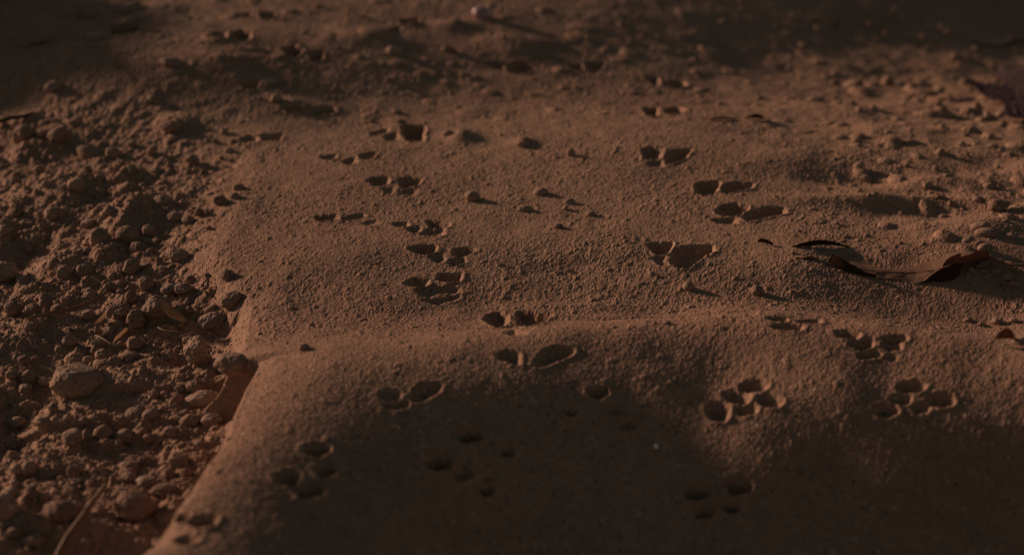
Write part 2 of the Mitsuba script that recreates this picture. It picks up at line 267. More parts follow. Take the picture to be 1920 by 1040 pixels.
# ------------------------------------------------------------------ the paw prints: every hollow is an outline pressed into the sand
# name of a label, the hollows ([outline pixels], depth in metres)
PRINTS = [
    ('paw print with two dark wedge hollows just behind the crest of the near mound', [
        ([(907, 597), (920, 588), (933, 583), (951, 587), (948, 609), (936, 614)], .0055), ([(970, 582), (1000, 584), (1032, 591), (1010, 606), (990, 616), (973, 606)], .0055), ([(943, 626), (963, 618), (987, 626), (963, 631)], .002)]),
    ('lowest paw print of the left trail on the level sand, with a wavy lower rim', [
        ([(756, 530), (778, 520), (801, 522), (801, 533), (781, 537)], .005), ([(822, 513), (842, 510), (864, 512), (864, 523), (842, 527), (823, 522)], .005), ([(780, 543), (798, 536), (828, 538), (862, 536), (859, 545), (822, 547), (808, 555), (788, 554)], .0025), ([(788, 562), (822, 560), (862, 551), (859, 558), (822, 570)], .002)]),
    ('four part paw print in the left trail, second from the mound crest', [
        ([(768, 466), (788, 459), (817, 459), (817, 471), (801, 476), (785, 475)], .005), ([(850, 466), (875, 463), (891, 468), (875, 476), (852, 478)], .0045), ([(805, 480), (828, 475), (835, 485), (822, 490)], .0025), ([(842, 487), (872, 479), (872, 489), (849, 497)], .003)]),
    ('paw print with one deep black toe hollow above a shaded square pad', [
        ([(734, 417), (764, 415), (767, 422), (748, 425)], .003), ([(800, 411), (820, 413), (842, 419), (838, 425), (808, 425)], .0055), ([(801, 428), (832, 428), (832, 441), (791, 440)], .003), ([(764, 428), (785, 422), (788, 431), (775, 437)], .0025)]),
    ('faint small paw print left of the trail with crumbs in it', [
        ([(592, 404), (630, 400), (634, 409), (600, 412)], .0035), ([(640, 408), (680, 398), (685, 404), (655, 411)], .003), ([(676, 416), (705, 411), (712, 418), (690, 422)], .0015)]),
    ('paw print with two wide hollows near the middle left of the sand', [
        ([(688, 340), (705, 333), (728, 334), (727, 345), (705, 350)], .0045), ([(745, 338), (770, 332), (790, 335), (784, 346), (755, 352)], .0045), ([(720, 354), (738, 350), (742, 360), (724, 363)], .002), ([(746, 357), (782, 353), (778, 362), (750, 364)], .002)]),
    ('largest sharp paw print in the middle with a lit slanting right rim', [
        ([(1215, 458), (1232, 453), (1264, 454), (1252, 474), (1232, 476)], .006), ([(1266, 470), (1285, 461), (1337, 459), (1340, 467), (1313, 485), (1290, 504), (1272, 503), (1258, 488)], .006), ([(1222, 484), (1244, 480), (1260, 497), (1240, 496)], .0025)]),
    ('broad paw print of two overlapping hollows left of the curled dry leaf', [
        ([(1342, 399), (1354, 388), (1381, 384), (1404, 389), (1398, 397), (1381, 406), (1354, 404)], .006), ([(1396, 409), (1415, 396), (1441, 389), (1468, 391), (1472, 400), (1441, 407), (1400, 417)], .005), ([(1334, 412), (1378, 408), (1384, 420), (1347, 418)], .003)]),
    ('paw print with a dark left hollow, fourth from the top of the right trail', [
        ([(1305, 345), (1320, 339), (1352, 341), (1345, 360), (1325, 368), (1308, 364)], .006), ([(1352, 350), (1375, 342), (1412, 344), (1408, 355), (1380, 359), (1357, 366)], .005)]),
    ('paw print with a lit ridge between two dark hollows, third in the right trail', [
        ([(1205, 279), (1225, 276), (1244, 280), (1240, 295), (1211, 300)], .006), ([(1248, 293), (1264, 281), (1298, 281), (1280, 298), (1252, 308)], .006), ([(1212, 304), (1240, 302), (1246, 311), (1220, 312)], .002)]),
    ('small paw print of two square hollows, second from the top of the right trail', [
        ([(1205, 202), (1234, 202), (1232, 218), (1219, 221)], .006), ([(1247, 203), (1270, 199), (1288, 207), (1270, 215), (1250, 216)], .005)]),
    ('topmost soft paw print of the right trail', [
        ([(1209, 143), (1235, 146), (1235, 158), (1222, 155)], .006), ([(1256, 150), (1279, 151), (1288, 160), (1270, 166), (1255, 162)], .006)]),
    ('paw print with one square black hollow left of a low sand heap', [
        ([(755, 239), (796, 236), (793, 264), (767, 265), (757, 255)], .010), ([(694, 249), (727, 241), (730, 248), (700, 255)], .004), ([(722, 256), (744, 250), (748, 260), (728, 264)], .003)]),
    ('soft paw print on the crest of the mound, with two wedge hollows', [
        ([(928, 668), (950, 658), (973, 664), (973, 685), (953, 678)], .0042), ([(1003, 682), (1020, 658), (1044, 652), (1077, 656), (1070, 665), (1040, 678), (1009, 690)], .0042)]),
    ('three hollow paw print at the top of the mound, under the round crumb', [
        ([(1441, 592), (1475, 593), (1472, 600), (1445, 598)], .0035), ([(1495, 597), (1536, 595), (1539, 602), (1502, 603)], .0035), ([(1448, 608), (1482, 605), (1512, 610), (1495, 616), (1455, 615)], .0035)]),
    ('muddled paw print of many small hollows on the right of the mound top', [
        ([(1566, 620), (1590, 618), (1613, 624), (1610, 631), (1576, 631)], .004), ([(1593, 638), (1633, 633), (1637, 646), (1616, 654), (1593, 645)], .0045), ([(1657, 630), (1700, 629), (1697, 637), (1660, 638)], .004), ([(1657, 644), (1687, 640), (1690, 651), (1664, 654)], .0035), ([(1603, 664), (1643, 656), (1653, 664), (1616, 670)], .0035), ([(1660, 670), (1680, 665), (1677, 674)], .002)]),
    ('clear five hollow paw print on the near face, left of the other one', [
        ([(1384, 724), (1401, 714), (1425, 712), (1441, 722), (1428, 729), (1404, 732)], .005), ([(1354, 738), (1371, 731), (1394, 733), (1408, 742), (1397, 755), (1371, 752)], .005), ([(1422, 746), (1438, 736), (1455, 740), (1467, 752), (1458, 761), (1433, 759)], .005), ([(1325, 767), (1337, 755), (1356, 755), (1366, 766), (1360, 787), (1337, 787)], .005), ([(1377, 767), (1391, 760), (1417, 758), (1418, 769), (1391, 777)], .0045)]),
    ('clear five hollow paw print at the right end of the near face', [
        ([(1681, 725), (1694, 716), (1724, 716), (1736, 724), (1724, 733), (1692, 731)], .0055), ([(1665, 748), (1680, 740), (1706, 741), (1708, 753), (1688, 756)], .0035), ([(1742, 747), (1758, 740), (1781, 741), (1788, 756), (1768, 761), (1745, 757)], .0055), ([(1705, 767), (1721, 757), (1742, 757), (1740, 768), (1725, 771)], .004), ([(1642, 767), (1653, 760), (1677, 763), (1685, 771), (1667, 778), (1647, 775)], .0055)]),
    ('soft paw print where the left shoulder of the mound meets the shade', [
        ([(711, 736), (727, 730), (749, 735), (748, 747), (717, 747)], .003), ([(773, 738), (788, 720), (828, 720), (822, 735), (790, 751), (775, 753)], .0036), ([(721, 757), (764, 753), (761, 762), (727, 763)], .003)]),
    ('blurred paw print with two round black holes in the middle of the shaded face', [
        ([(859, 809), (878, 805), (896, 808), (897, 820), (865, 822)], .013), ([(798, 858), (813, 846), (836, 852), (837, 867), (815, 874), (800, 868)], .015), ([(892, 909), (906, 903), (924, 911), (906, 918)], .008), ([(846, 872), (872, 864), (884, 884), (858, 894)], .006), ([(938, 836), (958, 832), (960, 846), (942, 849)], .006)]),
    ('blurred faint paw print low on the left shaded face', [
        ([(518, 895), (540, 885), (558, 892), (544, 909)], .005), ([(569, 842), (592, 836), (619, 842), (592, 853)], .008), ([(556, 915), (590, 906), (600, 924), (566, 930)], .007), ([(596, 878), (620, 872), (626, 886), (602, 892)], .006)]),
    ('paw print in the lower left corner of the mound shoulder', [
        ([(310, 979), (336, 963), (353, 966), (340, 983)], .005), ([(357, 979), (380, 964), (404, 969), (397, 983), (370, 986)], .005), ([(323, 1012), (353, 1001), (378, 1008), (346, 1019)], .003)]),
    ('blurred paw print with two black slots in the lower right of the shade', [
        ([(1283, 922), (1300, 912), (1324, 914), (1324, 926), (1297, 928)], .014), ([(1367, 903), (1384, 899), (1406, 910), (1401, 918), (1374, 916)], .014), ([(1361, 945), (1381, 941), (1380, 952), (1364, 953)], .008), ([(1304, 952), (1334, 946), (1334, 962), (1310, 964)], .008)]),
    ('faint shaded paw print just under the crest of the mound', [
        ([(1104, 737), (1121, 731), (1138, 735), (1121, 745)], .006), ([(1054, 771), (1081, 768), (1071, 777)], .005), ([(1130, 767), (1152, 761), (1178, 770), (1152, 775)], .004), ([(1160, 796), (1180, 788), (1195, 796), (1175, 802)], .004)]),
    ('blurred far paw print of two dark hollows, upper left', [
        ([(390, 75), (405, 68), (422, 69), (424, 77)], .008), ([(434, 62), (452, 57), (468, 61), (468, 76), (442, 77)], .010)]),
    ('blurred far paw print in the shaded band, three dark hollows', [
        ([(532, 88), (548, 84), (565, 91), (560, 104), (540, 102)], .010), ([(579, 97), (606, 94), (600, 110), (584, 110)], .010)]),
    ('small blurred paw print at the top edge of the sand, left', [
        ([(440, 26), (470, 24), (466, 34), (446, 34)], .006), ([(488, 24), (515, 25), (511, 36), (492, 36)], .009)]),
    ('wide blurred far paw print in the upper middle', [
        ([(906, 118), (925, 114), (945, 120), (940, 128)], .008), ([(950, 120), (980, 115), (1000, 126), (985, 136), (955, 134)], .009)]),
    ('small blurred far paw print right of the wide one', [
        ([(1068, 123), (1088, 121), (1090, 130), (1074, 131)], .007), ([(1099, 119), (1131, 117), (1126, 128), (1104, 131)], .009)]),
    ('soft far paw print with a blunt clod on its lower rim', [
        ([(454, 156), (486, 153), (478, 164), (462, 166)], .007), ([(508, 158), (536, 152), (540, 160), (518, 168)], .006)]),
    ('long soft paw print in the dim sand above the left trail', [
        ([(530, 203), (566, 198), (560, 207), (540, 210)], .006), ([(580, 206), (620, 202), (630, 211), (594, 216)], .006)]),
    ('shallow paw print at the top of the left trail', [
        ([(451, 262), (468, 254), (484, 256), (480, 266), (460, 268)], .004), ([(491, 254), (528, 251), (526, 262), (498, 264)], .004)]),
    ('small crumbly paw print high in the left trail', [
        ([(602, 294), (629, 292), (626, 300), (610, 301)], .004), ([(646, 303), (664, 297), (668, 306), (652, 310)], .003), ([(674, 292), (704, 288), (700, 297), (680, 300)], .0035)]),
    ('blurred far paw print near the top edge, left of the purple stone', [
        ([(750, 38), (784, 34), (782, 44), (756, 46)], .008), ([(730, 52), (750, 49), (748, 57), (734, 58)], .006)]),
    ('dim blurred far paw print in the upper right shade', [
        ([(1515, 42), (1534, 38), (1538, 48), (1520, 50)], .009), ([(1558, 42), (1572, 39), (1570, 49), (1556, 50)], .008)]),
]


def inside_distance(x, y, poly):
    """Signed distance to a polygon, positive inside."""
    d = np.full(x.shape, 9.0)
    inn = np.zeros(x.shape, bool)
    for i in range(len(poly)):
        a, b = poly[i], poly[(i + 1) % len(poly)]
        e = b - a
        t = np.clip(((x - a[0]) * e[0] + (y - a[1]) * e[1]) / (e @ e), 0, 1)
        d = np.minimum(d, np.hypot(x - a[0] - t * e[0], y - a[1] - t * e[1]))
        cross = (a[1] > y) != (b[1] > y)
        with np.errstate(divide='ignore', invalid='ignore'):
            inn ^= cross & (x < (b[0] - a[0]) * (y - a[1]) / (b[1] - a[1] + 1e-30) + a[0])
    return np.where(inn, d, -d)


def hash2(i, j, seed):
    h = (i * 374761393 + j * 668265263 + seed * 144665) & 0xFFFFFFFF
    h = ((h ^ (h >> 13)) * 1274126177) & 0xFFFFFFFF
    return ((h ^ (h >> 16)) & 0xFFFFFF) / 16777215.0


def bumps(x, y, cell, seed, share=1.0, power=1.0):
    """Round crumbs half sunk in the sand: one per cell of the plane, of random size."""
    i0, j0 = np.floor(x / cell).astype(np.int64), np.floor(y / cell).astype(np.int64)
    top = np.zeros_like(x)
    for a in (-1, 0, 1):
        for b in (-1, 0, 1):
            i, j = i0 + a, j0 + b
            cx, cy = (i + .15 + .7 * hash2(i, j, seed)) * cell, (j + .15 + .7 * hash2(i, j, seed + 1)) * cell
            r = cell * (.25 + .45 * hash2(i, j, seed + 2) ** 1.5) * (hash2(i, j, seed + 3) < share)
            s = .75 + .5 * hash2(i, j, seed + 4)
            q = ((x - cx) * s) ** 2 + ((y - cy) / s) ** 2
            top = np.maximum(top, np.sqrt(np.maximum(r * r - q, 0)) * (.55 + .45 * hash2(i, j, seed + 5)))
    return top


def detail(x, y):
    d, drop, wide = zone(x, y)
    crumbly = smooth(-.2, 1.2, -d / wide) * (1 - .55 * smooth(.90, 1.1, y))
    far = smooth(.92, 1.12, y)
    right = smooth(.17, .24, x / depth_of(x, y)) * smooth(.74, .80, y)
    rough = np.clip(far * .45 + right * .8, 0, 1) * (1 - crumbly)
    mound = 1 - smooth(.635, .655, y)
    fine = (n2(x, y, .0030, 1, 3) * .00066 + bumps(x, y, .0014, 11, .6) * .37 + bumps(x, y, .0028, 13, .08) * .45) * np.clip(1 + 1.5 * n2(x, y, .045, 16, 3), .45, 1.6) + n2(x, y, .013, 2, 2) * .0009
    z = fine * (1 - .35 * mound * (1 - crumbly))
    z = z + (n2(x, y, .05, 4, 3) * .004) * (1 - mound * .6)
    z = z + rough * (n2(x, y, .030, 8, 3) * .006 + bumps(x, y, .010, 23, .10) * .7 + bumps(x, y, .022, 29, .07) * .4)
    w = n2(x, y, .006, 12, 2) * .004
    lumps = bumps(x + w, y - w, .0045, 41, .7) * .66 + bumps(x - w, y + w, .009, 47, .5) * .75 + bumps(x + w, y + w, .019, 53, .25) * .45
    z = z + crumbly * (lumps * .78 + n2(x, y, .035, 14, 4) * .006 + n2(x, y, .004, 15, 2) * .0012)
    return z, crumbly


# ------------------------------------------------------------------ the ground: one sheet, its mesh finer where the sand is near
ang = np.linspace(math.radians(33.8), math.radians(10.4), 900)
ys = CAM_H / np.tan(ang)
step0, step1 = ys[1] - ys[0], ys[-1] - ys[-2]
before = ys[0] - np.cumsum(step0 * 1.28 ** np.arange(1, 38))
after = ys[-1] + np.cumsum(step1 * 1.10 ** np.arange(1, 86))
ys = np.concatenate([before[before > -60][::-1], ys, after[after < 60]])
ts = np.linspace(-.352, .352, 1240)
side = ts[-1] + np.cumsum((ts[1] - ts[0]) * 1.11 ** np.arange(1, 115))
ts = np.concatenate([-side[side < 130][::-1], ts, side[side < 130]])
reach = np.maximum(depth_of(0, np.clip(ys, .34, 1e9)), 0) * (1 - smooth(3, 30, ys)) + depth_of(0, 3) * smooth(3, 30, ys)
GX, GY = ts[None, :] * reach[:, None], np.repeat(ys[:, None], len(ts), 1)
near = (np.abs(GX) < .9) & (GY > .3) & (GY < 2.2)
GZ = np.zeros_like(GX)
broad = (np.abs(GX) < 3) & (GY > -1) & (GY < 4.5)
GZ[broad] = macro(GX[broad], GY[broad])
GZ[~broad] = (fbm(np.stack([GX[~broad] / 3, GY[~broad] / 3, GX[~broad] * 0], -1), 4) - .5) * .25 * smooth(4, 9, np.hypot(GX[~broad], GY[~broad]))
zd, crumb = detail(GX[near], GY[near])
GZ[near] += zd
which = np.full(GX.shape, -1)
c_soft = lambda k: k in (13, 14, 15, 16, 17, 18, 19, 20, 21, 22, 23)            # the prints on the mound are rounder
for k, (label, hollows) in enumerate(PRINTS):
    rims = np.zeros_like(GX) if k == 0 else rims * 0
    for pts, deep in hollows:
        poly = np.array([at(px, py)[:2] for px, py in pts])
        shape = Polygon(poly)
        thick = min(shape.minimum_rotated_rectangle.exterior.length / 5, math.sqrt(shape.area)) * .5
        soft = .25 if k in (13, 18) else .55 if c_soft(k) else .2
        shape = shape.buffer(-thick * soft * .8).buffer(thick * soft * .8 + (.0005 if k < 24 else .001)) if shape.buffer(-thick * soft * .8).geom_type == 'Polygon' and not shape.buffer(-thick * soft * .8).is_empty else shape.buffer(.0005)
        if k in (19, 20, 22, 23):
            shape = shape.buffer(thick * .35)
        poly = np.array(shape.simplify(.0003).exterior.coords)[:-1]
        c, span = poly.mean(0), np.ptp(poly, 0).max() * .5 + .014
        m = (np.abs(GX - c[0]) < span + .004) & (np.abs(GY - c[1]) < span + .004)
        x, y = GX[m], GY[m]
        w = .0024 if c[1] > .64 else .0009
        s = inside_distance(x + n2(x, y, .004, 20, 2) * w, y + n2(x, y, .004, 21, 2) * w, poly)
        press = smooth(-.0013, min(.0036, .92 * s.max()), s)
        out = np.maximum(-s, 0)
        toward = .5 + .5 * np.tanh(((x - c[0]) * .6 - (y - c[1])) / (span * .4))     # sand is pushed up most on the toe's near side
        rim = np.exp(-((out - .0014) / .0014) ** 2) * (s < .0004) * min(deep, .006) * .10 * (.25 + toward) * np.clip(1 + 2.6 * n2(x, y, .0034, 22, 3), .1, 2.4)
        GZ[m] += -deep * .80 * press
        rims[m] = np.maximum(rims[m] * (1 - press), rim)
        idx = which[m]
        idx[s > -.0042] = k
        which[m] = idx
    GZ += rims

NR, NC = GX.shape
V = np.stack([GX.ravel(), GY.ravel(), GZ.ravel()], -1)
I = np.arange(NR * NC).reshape(NR, NC)
a, b, c, d = I[:-1, :-1].ravel(), I[:-1, 1:].ravel(), I[1:, 1:].ravel(), I[1:, :-1].ravel()
F = np.concatenate([np.stack([a, b, c], -1), np.stack([a, c, d], -1)])
N = np.zeros_like(V)
fn = np.cross(V[F[:, 1]] - V[F[:, 0]], V[F[:, 2]] - V[F[:, 0]])
for k in range(3):
    for ax in range(3):
        N[:, ax] += np.bincount(F[:, k], fn[:, ax], len(V))
N /= np.linalg.norm(N, axis=1, keepdims=True) + 1e-30
face_print = which.ravel()[F].max(1)


def ground_piece(key, faces):
    used, inv = np.unique(faces, return_inverse=True)
    path = meshkit.write_ply((V[used], inv.reshape(-1, 3)), False, normals=N[used])
    scene[key] = {'type': 'ply', 'filename': path, 'face_normals': False, 'bsdf': {'type': 'ref', 'id': 'sand_material'}}


ground_piece('ground', F[face_print < 0])
labels['ground'] = {'label': 'brown sand with smooth trodden middle and crumbly strip at left', 'category': 'sand', 'kind': 'structure'}
for k, (label, hollows) in enumerate(PRINTS):
    key = 'ground__paw_print' + (f'_{k:03d}' if k else '')
    ground_piece(key, F[face_print == k])
    labels[key] = {'label': label}

_near_rows = np.where((ys > .38) & (ys < 1.7))[0]
_r0, _r1 = _near_rows[0], _near_rows[-1] + 1
_trow = RegularGridInterpolator((ys[_r0:_r1], ts), GZ[_r0:_r1], bounds_error=False, fill_value=0.0)


def ground_z(x, y):
    return float(_trow([[y, x / depth_of(0, y)]])[0])


# ------------------------------------------------------------------ builders of things
rng = np.random.default_rng(7)
counts = {}


def key_for(name):
    n = counts.get(name, 0)
    counts[name] = n + 1
    return name + (f'_{n:03d}' if n else '')


def tag(key, label, category, group=None, kind=None):
    labels[key] = {'label': label, 'category': category}
    if group:
        labels[key]['group'] = group
    if kind:
        labels[key]['kind'] = kind


def clod_mesh(seed, sub, rugged=1.0):
    m = trimesh.creation.icosphere(subdivisions=sub)
    v = np.array(m.vertices)
    o = np.array([seed * 3.17, seed * 1.91, seed * 2.73])
    r = 1 + rugged * (.55 * (fbm(v * .9 + o, 2, seed) - .5) + .42 * (fbm(v * 2.2 + o, 3, seed + 5) - .5) + .16 * (fbm(v * 6 + o, 2, seed + 9) - .5))
    v = v * r[:, None]
    rs = np.random.default_rng(seed + 100)
    if rugged > .5:
        for _ in range(3):                                           # a few broken faces
            n = rs.normal(size=3)
            n /= np.linalg.norm(n)
            lim = rs.uniform(.70, .95)
            s = v @ n
            v = v - np.where(s > lim, (s - lim) * .75, 0)[:, None] * n
    return trimesh.Trimesh(v, m.faces, process=False)


CLOD = [mikit.ply(clod_mesh(i, 3, .8), 'clod_material', smooth=True) for i in range(10)]
FINE_CLOD = [mikit.ply(clod_mesh(30 + i, 4, .85), 'clod_material', smooth=True) for i in range(6)]
ROUND = [mikit.ply(clod_mesh(60 + i, 3, .42), 'clod_material', smooth=True) for i in range(4)]


def put_clod(px, py, w, h, label, group=None, name='dirt_clod', shape=None, sink=.35, tilt=None, category='clod', material=None, deep=1.0):
    """A clod whose outline is about w by h pixels, centred on the pixel, resting in the ground there."""
    foot = at(px, py + h * .28)
    t = np.linalg.norm(foot - CAM)
    u = t / FOCAL
    a, c = w * u / 2, h * u / 2
    b = .5 * (a + c) * deep
    k = int(rng.integers(0, 1000))
    src = shape or (FINE_CLOD if w > 40 else CLOD)
    src = src[k % len(src)]
    z = max(ground_z(foot[0], foot[1] + b * .2), foot[2] - .002)
    tr = T().translate([foot[0], foot[1] + b * .25, z + c * (1 - sink) * .8]).rotate([0, 1, 0], tilt if tilt is not None else float(rng.uniform(-22, 22))).scale([a, b, c]).rotate([0, 0, 1], float(rng.uniform(0, 360)))
    key = key_for(name)
    scene[key] = {**src, 'to_world': tr}
    material = material or list(CLOD_TONES)[int(rng.choice(4, p=[.5, .2, .17, .13]))]
    if material:
        scene[key]['bsdf'] = {'type': 'ref', 'id': material}
    tag(key, label, category, group)
    return key


surfaces = {}


def loft(name, rows, material, label, category, n=(46, 26), wrinkle=.0004, seed=1, parent=None):
    """A leaf: rows of (pixel x, pixel y, metres above the sand), each with the same number of points, joined by a smooth surface."""
    P = np.array([[lift(*q) for q in row] for row in rows])
    kr, kc = min(3, len(rows) - 1), min(3, len(rows[0]) - 1)
    r, s = np.linspace(0, 1, P.shape[0]), np.linspace(0, 1, P.shape[1])
    ru, su = np.linspace(0, 1, n[1]), np.linspace(0, 1, n[0])
    G = np.stack([RectBivariateSpline(r, s, P[..., k], kx=kr, ky=kc, s=0)(ru, su) for k in range(3)], -1)
    G[..., 2] += wrinkle * 2 * (fbm(G * 260 + seed, 3, seed) - .5)
    edge = np.minimum.reduce([np.broadcast_to(su, G.shape[:2]), 1 - np.broadcast_to(su, G.shape[:2]), np.broadcast_to(ru[:, None], G.shape[:2]), 1 - np.broadcast_to(ru[:, None], G.shape[:2])])
    G[..., :2] += (.0016 * (fbm(G * 420 + seed + 3, 2, seed) - .5) * (edge < .02))[..., None]
    idx = np.arange(n[0] * n[1]).reshape(n[1], n[0])
    f = np.stack([idx[:-1, :-1].ravel(), idx[:-1, 1:].ravel(), idx[1:, 1:].ravel(), idx[1:, :-1].ravel()], -1)
    key = key_for(name) if parent is None else parent + '__' + name
    scene[key] = mikit.ply((G.reshape(-1, 3), f), material, smooth=True)
    if parent is None:
        tag(key, label, category)
    surfaces[key] = G
    return key


def lift(px, py, h):
    p = at(px, py, h)
    return p


def tube_mesh(P, R, sides=7):
    P, R = np.asarray(P, float), np.asarray(R, float)
    tcurve = np.linspace(0, 1, len(P))
    fine = np.linspace(0, 1, 6 * len(P))
    P = np.stack([PchipInterpolator(tcurve, P[:, k])(fine) for k in range(3)], -1)
    R = np.interp(fine, tcurve, R)
    tan = np.gradient(P, axis=0)
    tan /= np.linalg.norm(tan, axis=1, keepdims=True)
    u = np.cross(tan, [0, 0, 1.0])
    u /= np.linalg.norm(u, axis=1, keepdims=True)
    v = np.cross(tan, u)
    a = np.arange(sides) * 2 * np.pi / sides
    ring = P[:, None] + R[:, None, None] * (np.cos(a)[None, :, None] * u[:, None] + np.sin(a)[None, :, None] * v[:, None])
    n = len(P)
    verts = np.vstack([ring.reshape(-1, 3), P[:1], P[-1:]])
    f = []
    for i in range(n - 1):
        for j in range(sides):
            k = (j + 1) % sides
            f += [[i * sides + j, i * sides + k, (i + 1) * sides + k], [i * sides + j, (i + 1) * sides + k, (i + 1) * sides + j]]
    for j in range(sides):
        k = (j + 1) % sides
        f += [[n * sides, j, k][::-1], [n * sides + 1, (n - 1) * sides + j, (n - 1) * sides + k]]
    return trimesh.Trimesh(verts, f, process=False)


def twig(name, pts, material, label, category, key=None):
    """pts: pixel x, pixel y, metres of its axis above the sand, radius in metres."""
    m = tube_mesh([lift(px, py, h) for px, py, h, r in pts], [q[3] for q in pts])
    key = key or key_for(name)
    scene[key] = mikit.ply(m, material, smooth=50)
    if label:
        tag(key, label, category)
    return key


# ------------------------------------------------------------------ dry leaves and twigs
big = 'curled_dry_leaf'
counts[big] = 1
loft('blade', [
    [(1590, 468, -.003), (1640, 470, -.003), (1700, 470, -.003), (1760, 470, -.003), (1800, 470, -.001), (1845, 475, .001)],
    [(1588, 483, -.0004), (1635, 497, -.0003), (1690, 498, -.0004), (1745, 490, .0002), (1790, 482, .0030), (1852, 478, .0045)],
    [(1574, 492, .0004), (1630, 508, .0010), (1680, 512, .0008), (1725, 514, .0010), (1768, 505, .0035), (1858, 480, .0055)],
    [(1572, 500, .0003), (1640, 521, .0004), (1682, 524, .0007), (1728, 529, .0006), (1765, 505, .0052), (1862, 483, .0060)],
], 'dusty_leaf_material', None, None, n=(90, 40), parent=big, seed=4)
loft('rolled_edge', [
    [(1546, 496, .0002), (1590, 511, .0002), (1643, 522, .0001)],
    [(1556, 486, .0030), (1592, 502, .0028), (1642, 520, .0007)],
    [(1561, 474, .0066), (1594, 493, .0050), (1641, 518, .0013)],
], 'brown_leaf_material', None, None, n=(34, 12), parent=big, seed=6)
loft('lifted_lobe', [
    [(1786, 497, .0046), (1806, 494, .0042), (1830, 489, .0040), (1862, 486, .0046)],
    [(1790, 487, .0060), (1806, 486, .0062), (1830, 481, .0062), (1860, 484, .0054)],
    [(1796, 482, .0074), (1808, 480, .0076), (1834, 472, .0084), (1858, 481, .0060)],
], 'red_leaf_material', None, None, n=(40, 14), parent=big, seed=8)
loft('torn_edge', [
    [(1732, 529, .0006), (1760, 506, .0058), (1786, 496, .0072), (1806, 492, .0074)],
    [(1738, 529, .0003), (1762, 516, .0032), (1786, 509, .0042), (1803, 501, .0048)],
    [(1744, 530, .0001), (1764, 528, .0003), (1782, 526, .0003), (1798, 515, .0010)],
], 'brown_leaf_material', None, None, n=(40, 16), parent=big, seed=10)
loft('folded_tip', [
    [(1768, 500, .0052), (1780, 497, .0056), (1800, 491, .0060)],
    [(1772, 490, .0072), (1784, 486, .0080), (1802, 483, .0082)],
    [(1778, 484, .0086), (1790, 478, .0098), (1801, 475, .0102)],
], 'red_leaf_material', None, None, n=(18, 12), parent=big, seed=9)
twig('stem', [(1856, 482, .0056, .0009), (1874, 491, .0042, .0008), (1892, 496, .0036, .0008), (1912, 497, .004, .0009), (1945, 492, .005, .0011)], 'twig_material', None, None, key=big + '__stem')
G = surfaces[big + '__blade']


def vein(key, path, thick):
    pts = np.array([G[int(round(u * (G.shape[0] - 1))), int(round(v * (G.shape[1] - 1)))] + [0, 0, .0001] for u, v in path])
    scene[key] = mikit.ply(tube_mesh(pts, np.linspace(thick, thick * .4, len(pts)), 6), 'dusty_leaf_material', smooth=50)


vein(big + '__midrib', [(.62, .99), (.60, .85), (.60, .7), (.62, .55), (.64, .4), (.64, .25), (.66, .1)], .00045)
for i, (v, side) in enumerate([(.82, -1), (.72, 1), (.62, -1), (.50, 1), (.42, -1), (.30, 1), (.24, -1)]):
    vein(big + '__vein' + (f'_{i:03d}' if i else ''), [(.62 + side * t * (.36 if side > 0 else .34), v - t * .13) for t in (0, .35, .7, 1)], .00026)
labels[big] = {'label': 'large curled dry leaf dusted with sand, at the right', 'category': 'leaf'}
labels[big + '__rolled_edge'] = {'label': 'dark upturned left edge of the large leaf'}
labels[big + '__torn_edge'] = {'label': 'black ragged edge curled down to the sand at the right of the leaf'}
labels[big + '__lifted_lobe'] = {'label': 'reddish lobe lifted off the sand'}

loft('leaf_fragment', [
    [(1484, 464, .0002), (1512, 462, .0006), (1540, 459, .001), (1568, 460, .0006), (1594, 463, .0002)],
    [(1486, 461, .0012), (1512, 455, .0036), (1538, 451.5, .0042), (1566, 456, .0026), (1593, 461, .0008)],
    [(1490, 459, .0012), (1514, 453, .0040), (1540, 449.5, .0048), (1568, 454.5, .0030), (1592, 460, .001)],
], 'brown_leaf_material', 'dark arched leaf scrap behind the left edge of the large leaf', 'leaf', n=(40, 12), seed=11)
loft('leaf_fragment', [
    [(1421, 454, .0004), (1436, 456, .0006), (1450, 460, .0002)],
    [(1424, 448, .0030), (1438, 451, .0022), (1451, 458, .0006)],
    [(1428, 446.5, .0032), (1440, 450, .0025), (1450, 457, .0006)],
], 'brown_leaf_material', 'small dark curl of leaf left of the arched leaf scrap', 'leaf', n=(20, 8), seed=12)
loft('leaf_fragment', [
    [(1490, 485, .0001), (1508, 486, .0004), (1524, 488, .0004), (1538, 487, .0001)],
    [(1492, 483, .0008), (1508, 481.5, .0016), (1521, 481.5, .0020), (1536, 486, .0006)],
    [(1495, 481, .0006), (1510, 480, .0012), (1522, 480, .0014), (1534, 484, .0004)],
], 'dusty_leaf_material', 'low sandy leaf scrap just left of the upturned leaf edge', 'leaf', n=(24, 10), seed=13)
# the far lobed leaf at the right border
far_leaf = 'lobed_leaf'
counts[far_leaf] = 1
loft('blade', [
    [(1868, 122, .004), (1892, 132, .010), (1925, 128, .016), (1975, 120, .02)],
    [(1880, 150, .004), (1900, 160, .007), (1930, 158, .010), (1985, 150, .014)],
    [(1888, 185, .005), (1905, 192, .006), (1932, 196, .008), (1985, 200, .010)],
    [(1866, 221, .004), (1890, 218, .007), (1925, 221, .006), (1985, 226, .006)],
], 'dark_leaf_material', None, None, n=(40, 40), parent=far_leaf, seed=15, wrinkle=.0022)
loft('lobe', [
    [(1806, 143, .002), (1835, 152, .003), (1868, 158, .004), (1900, 160, .005)],
    [(1808, 147, .005), (1838, 166, .006), (1868, 176, .006), (1902, 178, .006)],
    [(1811, 151, .007), (1842, 176, .006), (1872, 190, .005), (1905, 190, .005)],
], 'dark_leaf_material', None, None, n=(40, 24), parent=far_leaf, seed=16, wrinkle=.0016)
